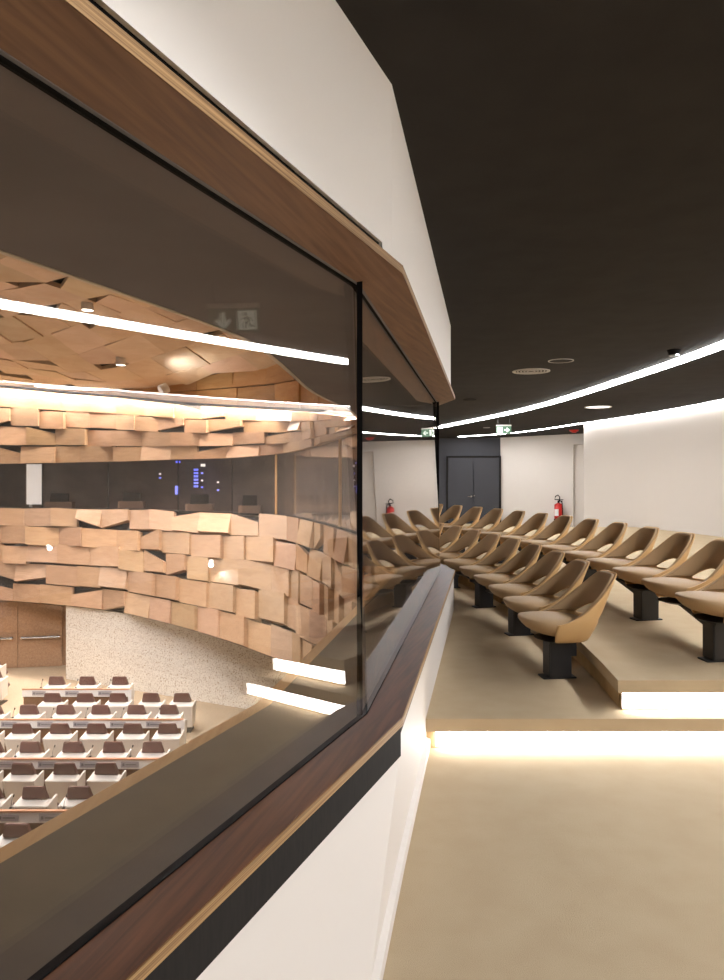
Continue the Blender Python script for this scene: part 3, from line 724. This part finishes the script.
rowsA=[ # (list of px at headrest, Z, text)
 ([58,88.5,121],18.75,'behind the shortest, farthest desk'),
 ([54,86.7,119,152,183],17.3,'facing the first desk from the back'),
 ([-5,30.5,67,102,137.5,170],16.4,'just behind the second desk from the back'),
 ([-12,24,61.6,98,134,169],15.15,'facing the second desk from the back'),
 ([-6,32.5,75,115,154],14.1,'just behind the third desk from the back'),
 ([-16,25,67,108],13.05,'facing the third desk from the back'),
 ([-8,37,81.5],12.05,'just behind the nearest desk'),
 ([-27,20],10.75,'in the nearest row below the sill edge'),
]
for pxs,Z,txt in rowsA:
    n_=len(pxs)
    for i,px in enumerate(pxs):
        k=n_-1-i
        put_aud(px,Z+.18,f'white maroon-backed chair {txt}, '+('rightmost' if k==0 else f'{ordn[k]} from the right'),'white and maroon auditorium chairs')
for i,(px,Z) in enumerate([(-6,20.9),(-5,19.6)]):
    put_aud(px,Z,'white maroon-backed chair at the left edge below the brown door, '+('farther' if i==0 else 'nearer')+' of the two','white and maroon auditorium chairs')
def desk(x0,x1,Z,label,plates,htop=.79):
    t=thing('long_desk',label,'desk',((x0+x1)/2,Z,AF),0,'long auditorium desks'); w_=(x1-x0)/2
    bm=BM(); box(bm,-w_,w_,-.0,.03,.60,htop-.015,.003); new_obj('front_panel',bm,M['deskwhite'],t)
    bm=BM(); box(bm,-w_,w_,-.015,.05,htop-.015,htop+.012,.003); new_obj('edge_trim',bm,M['desktop'],t)
    bm=BM(); box(bm,-w_,w_,.03,.22,htop-.11,htop-.08,.003); new_obj('desktop',bm,M['deskwhite'],t)
    bm=BM(); box(bm,-w_+.02,w_-.04,.04,.08,.05,.60); new_obj('lower_panel',bm,M['deskbrown'],t)
    bm=BM(); hexa(bm,[(w_-.04,-.0,0),(w_,-.0,0),(w_,.2,0),(w_-.04,.2,0),(w_-.04,-.03,htop),(w_+.05,-.03,htop),(w_+.05,.22,htop-.07),(w_-.04,.22,htop-.07)]); new_obj('end_panel',bm,M['deskwhite'],t)
    for px in plates:
        x=(px-CX)/F*Z-(x0+x1)/2
        bm=BM(); box(bm,x-.17,x+.17,-.012,.0,.635,.745,.002); pl=new_obj('name_plate',bm,M['plate'],t)
        bm=BM(); box(bm,x-.14,x-.10,-.015,-.012,.665,.715); box(bm,x-.08,x+.12,-.015,-.012,.68,.70); new_obj('print',bm,M['platemark'],pl)
D=lambda px,Z:(px-CX)/F*Z
desk(D(22,18.3),D(130,18.3),18.3,'shortest white desk with three name plates, farthest from the window',[39,72,105])
desk(D(-60,16.0),D(183,16.0),16.0,'second long white desk from the back, its wooden edge ending beside two chairs',[9,45,81,118,154])
desk(D(-80,13.75),D(205,13.75),13.75,'third long white desk from the back, partly cut off by the window sill',[5,47,89,130,170])
desk(D(-90,11.6),D(230,11.6),11.6,'fourth and nearest long white desk at the lower left edge',[-12,8,50,95],.79)
# gooseneck microphones
mk=[True,None]
def mic(px,py,Z,lab):
    x=D(px,Z); z=AF+.815
    if mk[0]:
        t=thing('gooseneck_microphone',lab,'microphone',(x,Z,z),0,'gooseneck microphones along the desks'); mk[0]=False; mk[1]=t
        bm=BM(); tube(bm,[(-.06,.02,0),(-.05,.02,.1),(-.01,0,.19)],.004,6); new_obj('stem',bm,M['steel'],t)
        bm=BM(); tube(bm,[(-.01,0,.18),(.0,0,.22)],.013,8); new_obj('head',bm,M['steel'],t)
        bm=BM(); box(bm,-.08,-.04,0,.04,-.012,.004); new_obj('foot',bm,M['steel'],t)
    else:
        t=copy_tree(mk[1]); t.location=(x,Z,z); t['label']=lab
for pxs,Z,txt in (([43,78,111],18.36,'first'),([15,54,88,124,160],16.06,'second'),([18,55,93,133],13.81,'third'),([14,67],11.66,'fourth')):
    for i,px in enumerate(pxs):
        mic(px,0,Z,f'thin black gooseneck microphone on the {txt} desk from the back, {ordn[i]} from the left')

# lamps: housings with lens and a real light
def lamp(name,label,loc,target,power,ang=100,size=.12,r=.12,group=None,col=(.96,.97,1)):
    t=thing(name,label,'spotlight',loc,0,group); d=(Vector(target)-Vector(loc)).normalized()
    t.rotation_euler=d.to_track_quat('-Z','Y').to_euler()
    bm=BM(); ring(bm,(0,0,0),r*.92,r,.18,24); cyl(bm,(0,0,.17),r,.02,24); new_obj('housing',bm,M['plastic'],t)
    bm=BM(); cyl(bm,(0,0,.05),r*.9,.01,24); new_obj('lens',bm,M['spotlens'],t)
    ld=bpy.data.lights.new(name,'SPOT'); ld.energy=power; ld.spot_size=math.radians(ang); ld.spot_blend=.6; ld.shadow_soft_size=size; ld.color=col
    lo=bpy.data.objects.new('bulb',ld); C.objects.link(lo); lo.parent=t; lo.location=(0,0,-.02)
    return t
spots=[(-5.5,14.5),(-9.5,16.5),(-9,11),(-13,14),(-8,10.5),(-4,10),(-10,6),(-6,18)]
def ceil_at(x,y):
    best=min((((ceilK(px,v/40).x-x)**2+(ceilK(px,v/40).y-y)**2, ceilK(px,v/40).z) for px in range(-260,380,16) for v in range(1,40)))
    return best[1]
for i,(x,y) in enumerate(spots):
    lamp('auditorium_spot',f'round ceiling spotlight over the desks, {ordn[i]} of the lighting rig',(x,y,ceil_at(x,y)-.22),(x-.2,y,AF),680,140,.25,.12,'ceiling spotlights over the auditorium')
for i,(x,y,tx) in enumerate([(-3.2,8.5,-5.5),(-9,8,-9.5)]):  # two added lamps that brighten the speckled wall under the overhang
    lamp('auditorium_spot',f'added fill spotlight aimed at the speckled wall, {("nearer","farther")[i]} from the window side',(x,y,ceil_at(x,y)-.25),(tx,20.5,AF+1.2),1700,55,.2,.12,'ceiling spotlights over the auditorium')
lamp('auditorium_spot','white cylindrical projector lamp below the wooden ceiling beside the cove light',(D(167,18.0),18.0,EYE+2.25),(D(230,19),19.0,EYE+3.2),60,130,.1,.13)
lamp('wall_spot','small bright spot in a gap of the wooden wall below the far window',tuple(wp(211,18.9,-2.28)),(D(211,17),16.5,EYE-3.5),25,120,.05,.07)
lamp('wall_spot','small dim spot in a wall gap at far left below the window',tuple(wp(50,22.1,-2.15)),(D(50,17),19.5,EYE-3.0),25,120,.05,.07)

for i,(x,y) in enumerate([(.7,1.0),(1.2,-1.6)]):  # added fill lamps out of view, brightening the aisle and chair backs
    t=thing('ceiling_downlight',('added fill light in the ceiling above the aisle, nearer the steps','added fill light in the ceiling above the aisle, farther from the steps')[i],'ceiling light',(x,y,CEIL),0,'added aisle fill lights')
    bm=BM(); ring(bm,(0,0,-.012),.10,.125,.012); new_obj('rim',bm,M['grey'],t)
    bm=BM(); cyl(bm,(0,0,-.006),.098,.006,24); new_obj('lens',bm,M['screen_white'],t)
    ld=bpy.data.lights.new('bulb','SPOT'); ld.energy=80; ld.spot_size=math.radians(150); ld.spot_blend=.5; ld.shadow_soft_size=.1
    lo=bpy.data.objects.new('bulb',ld); C.objects.link(lo); lo.parent=t; lo.location=(0,0,-.12)
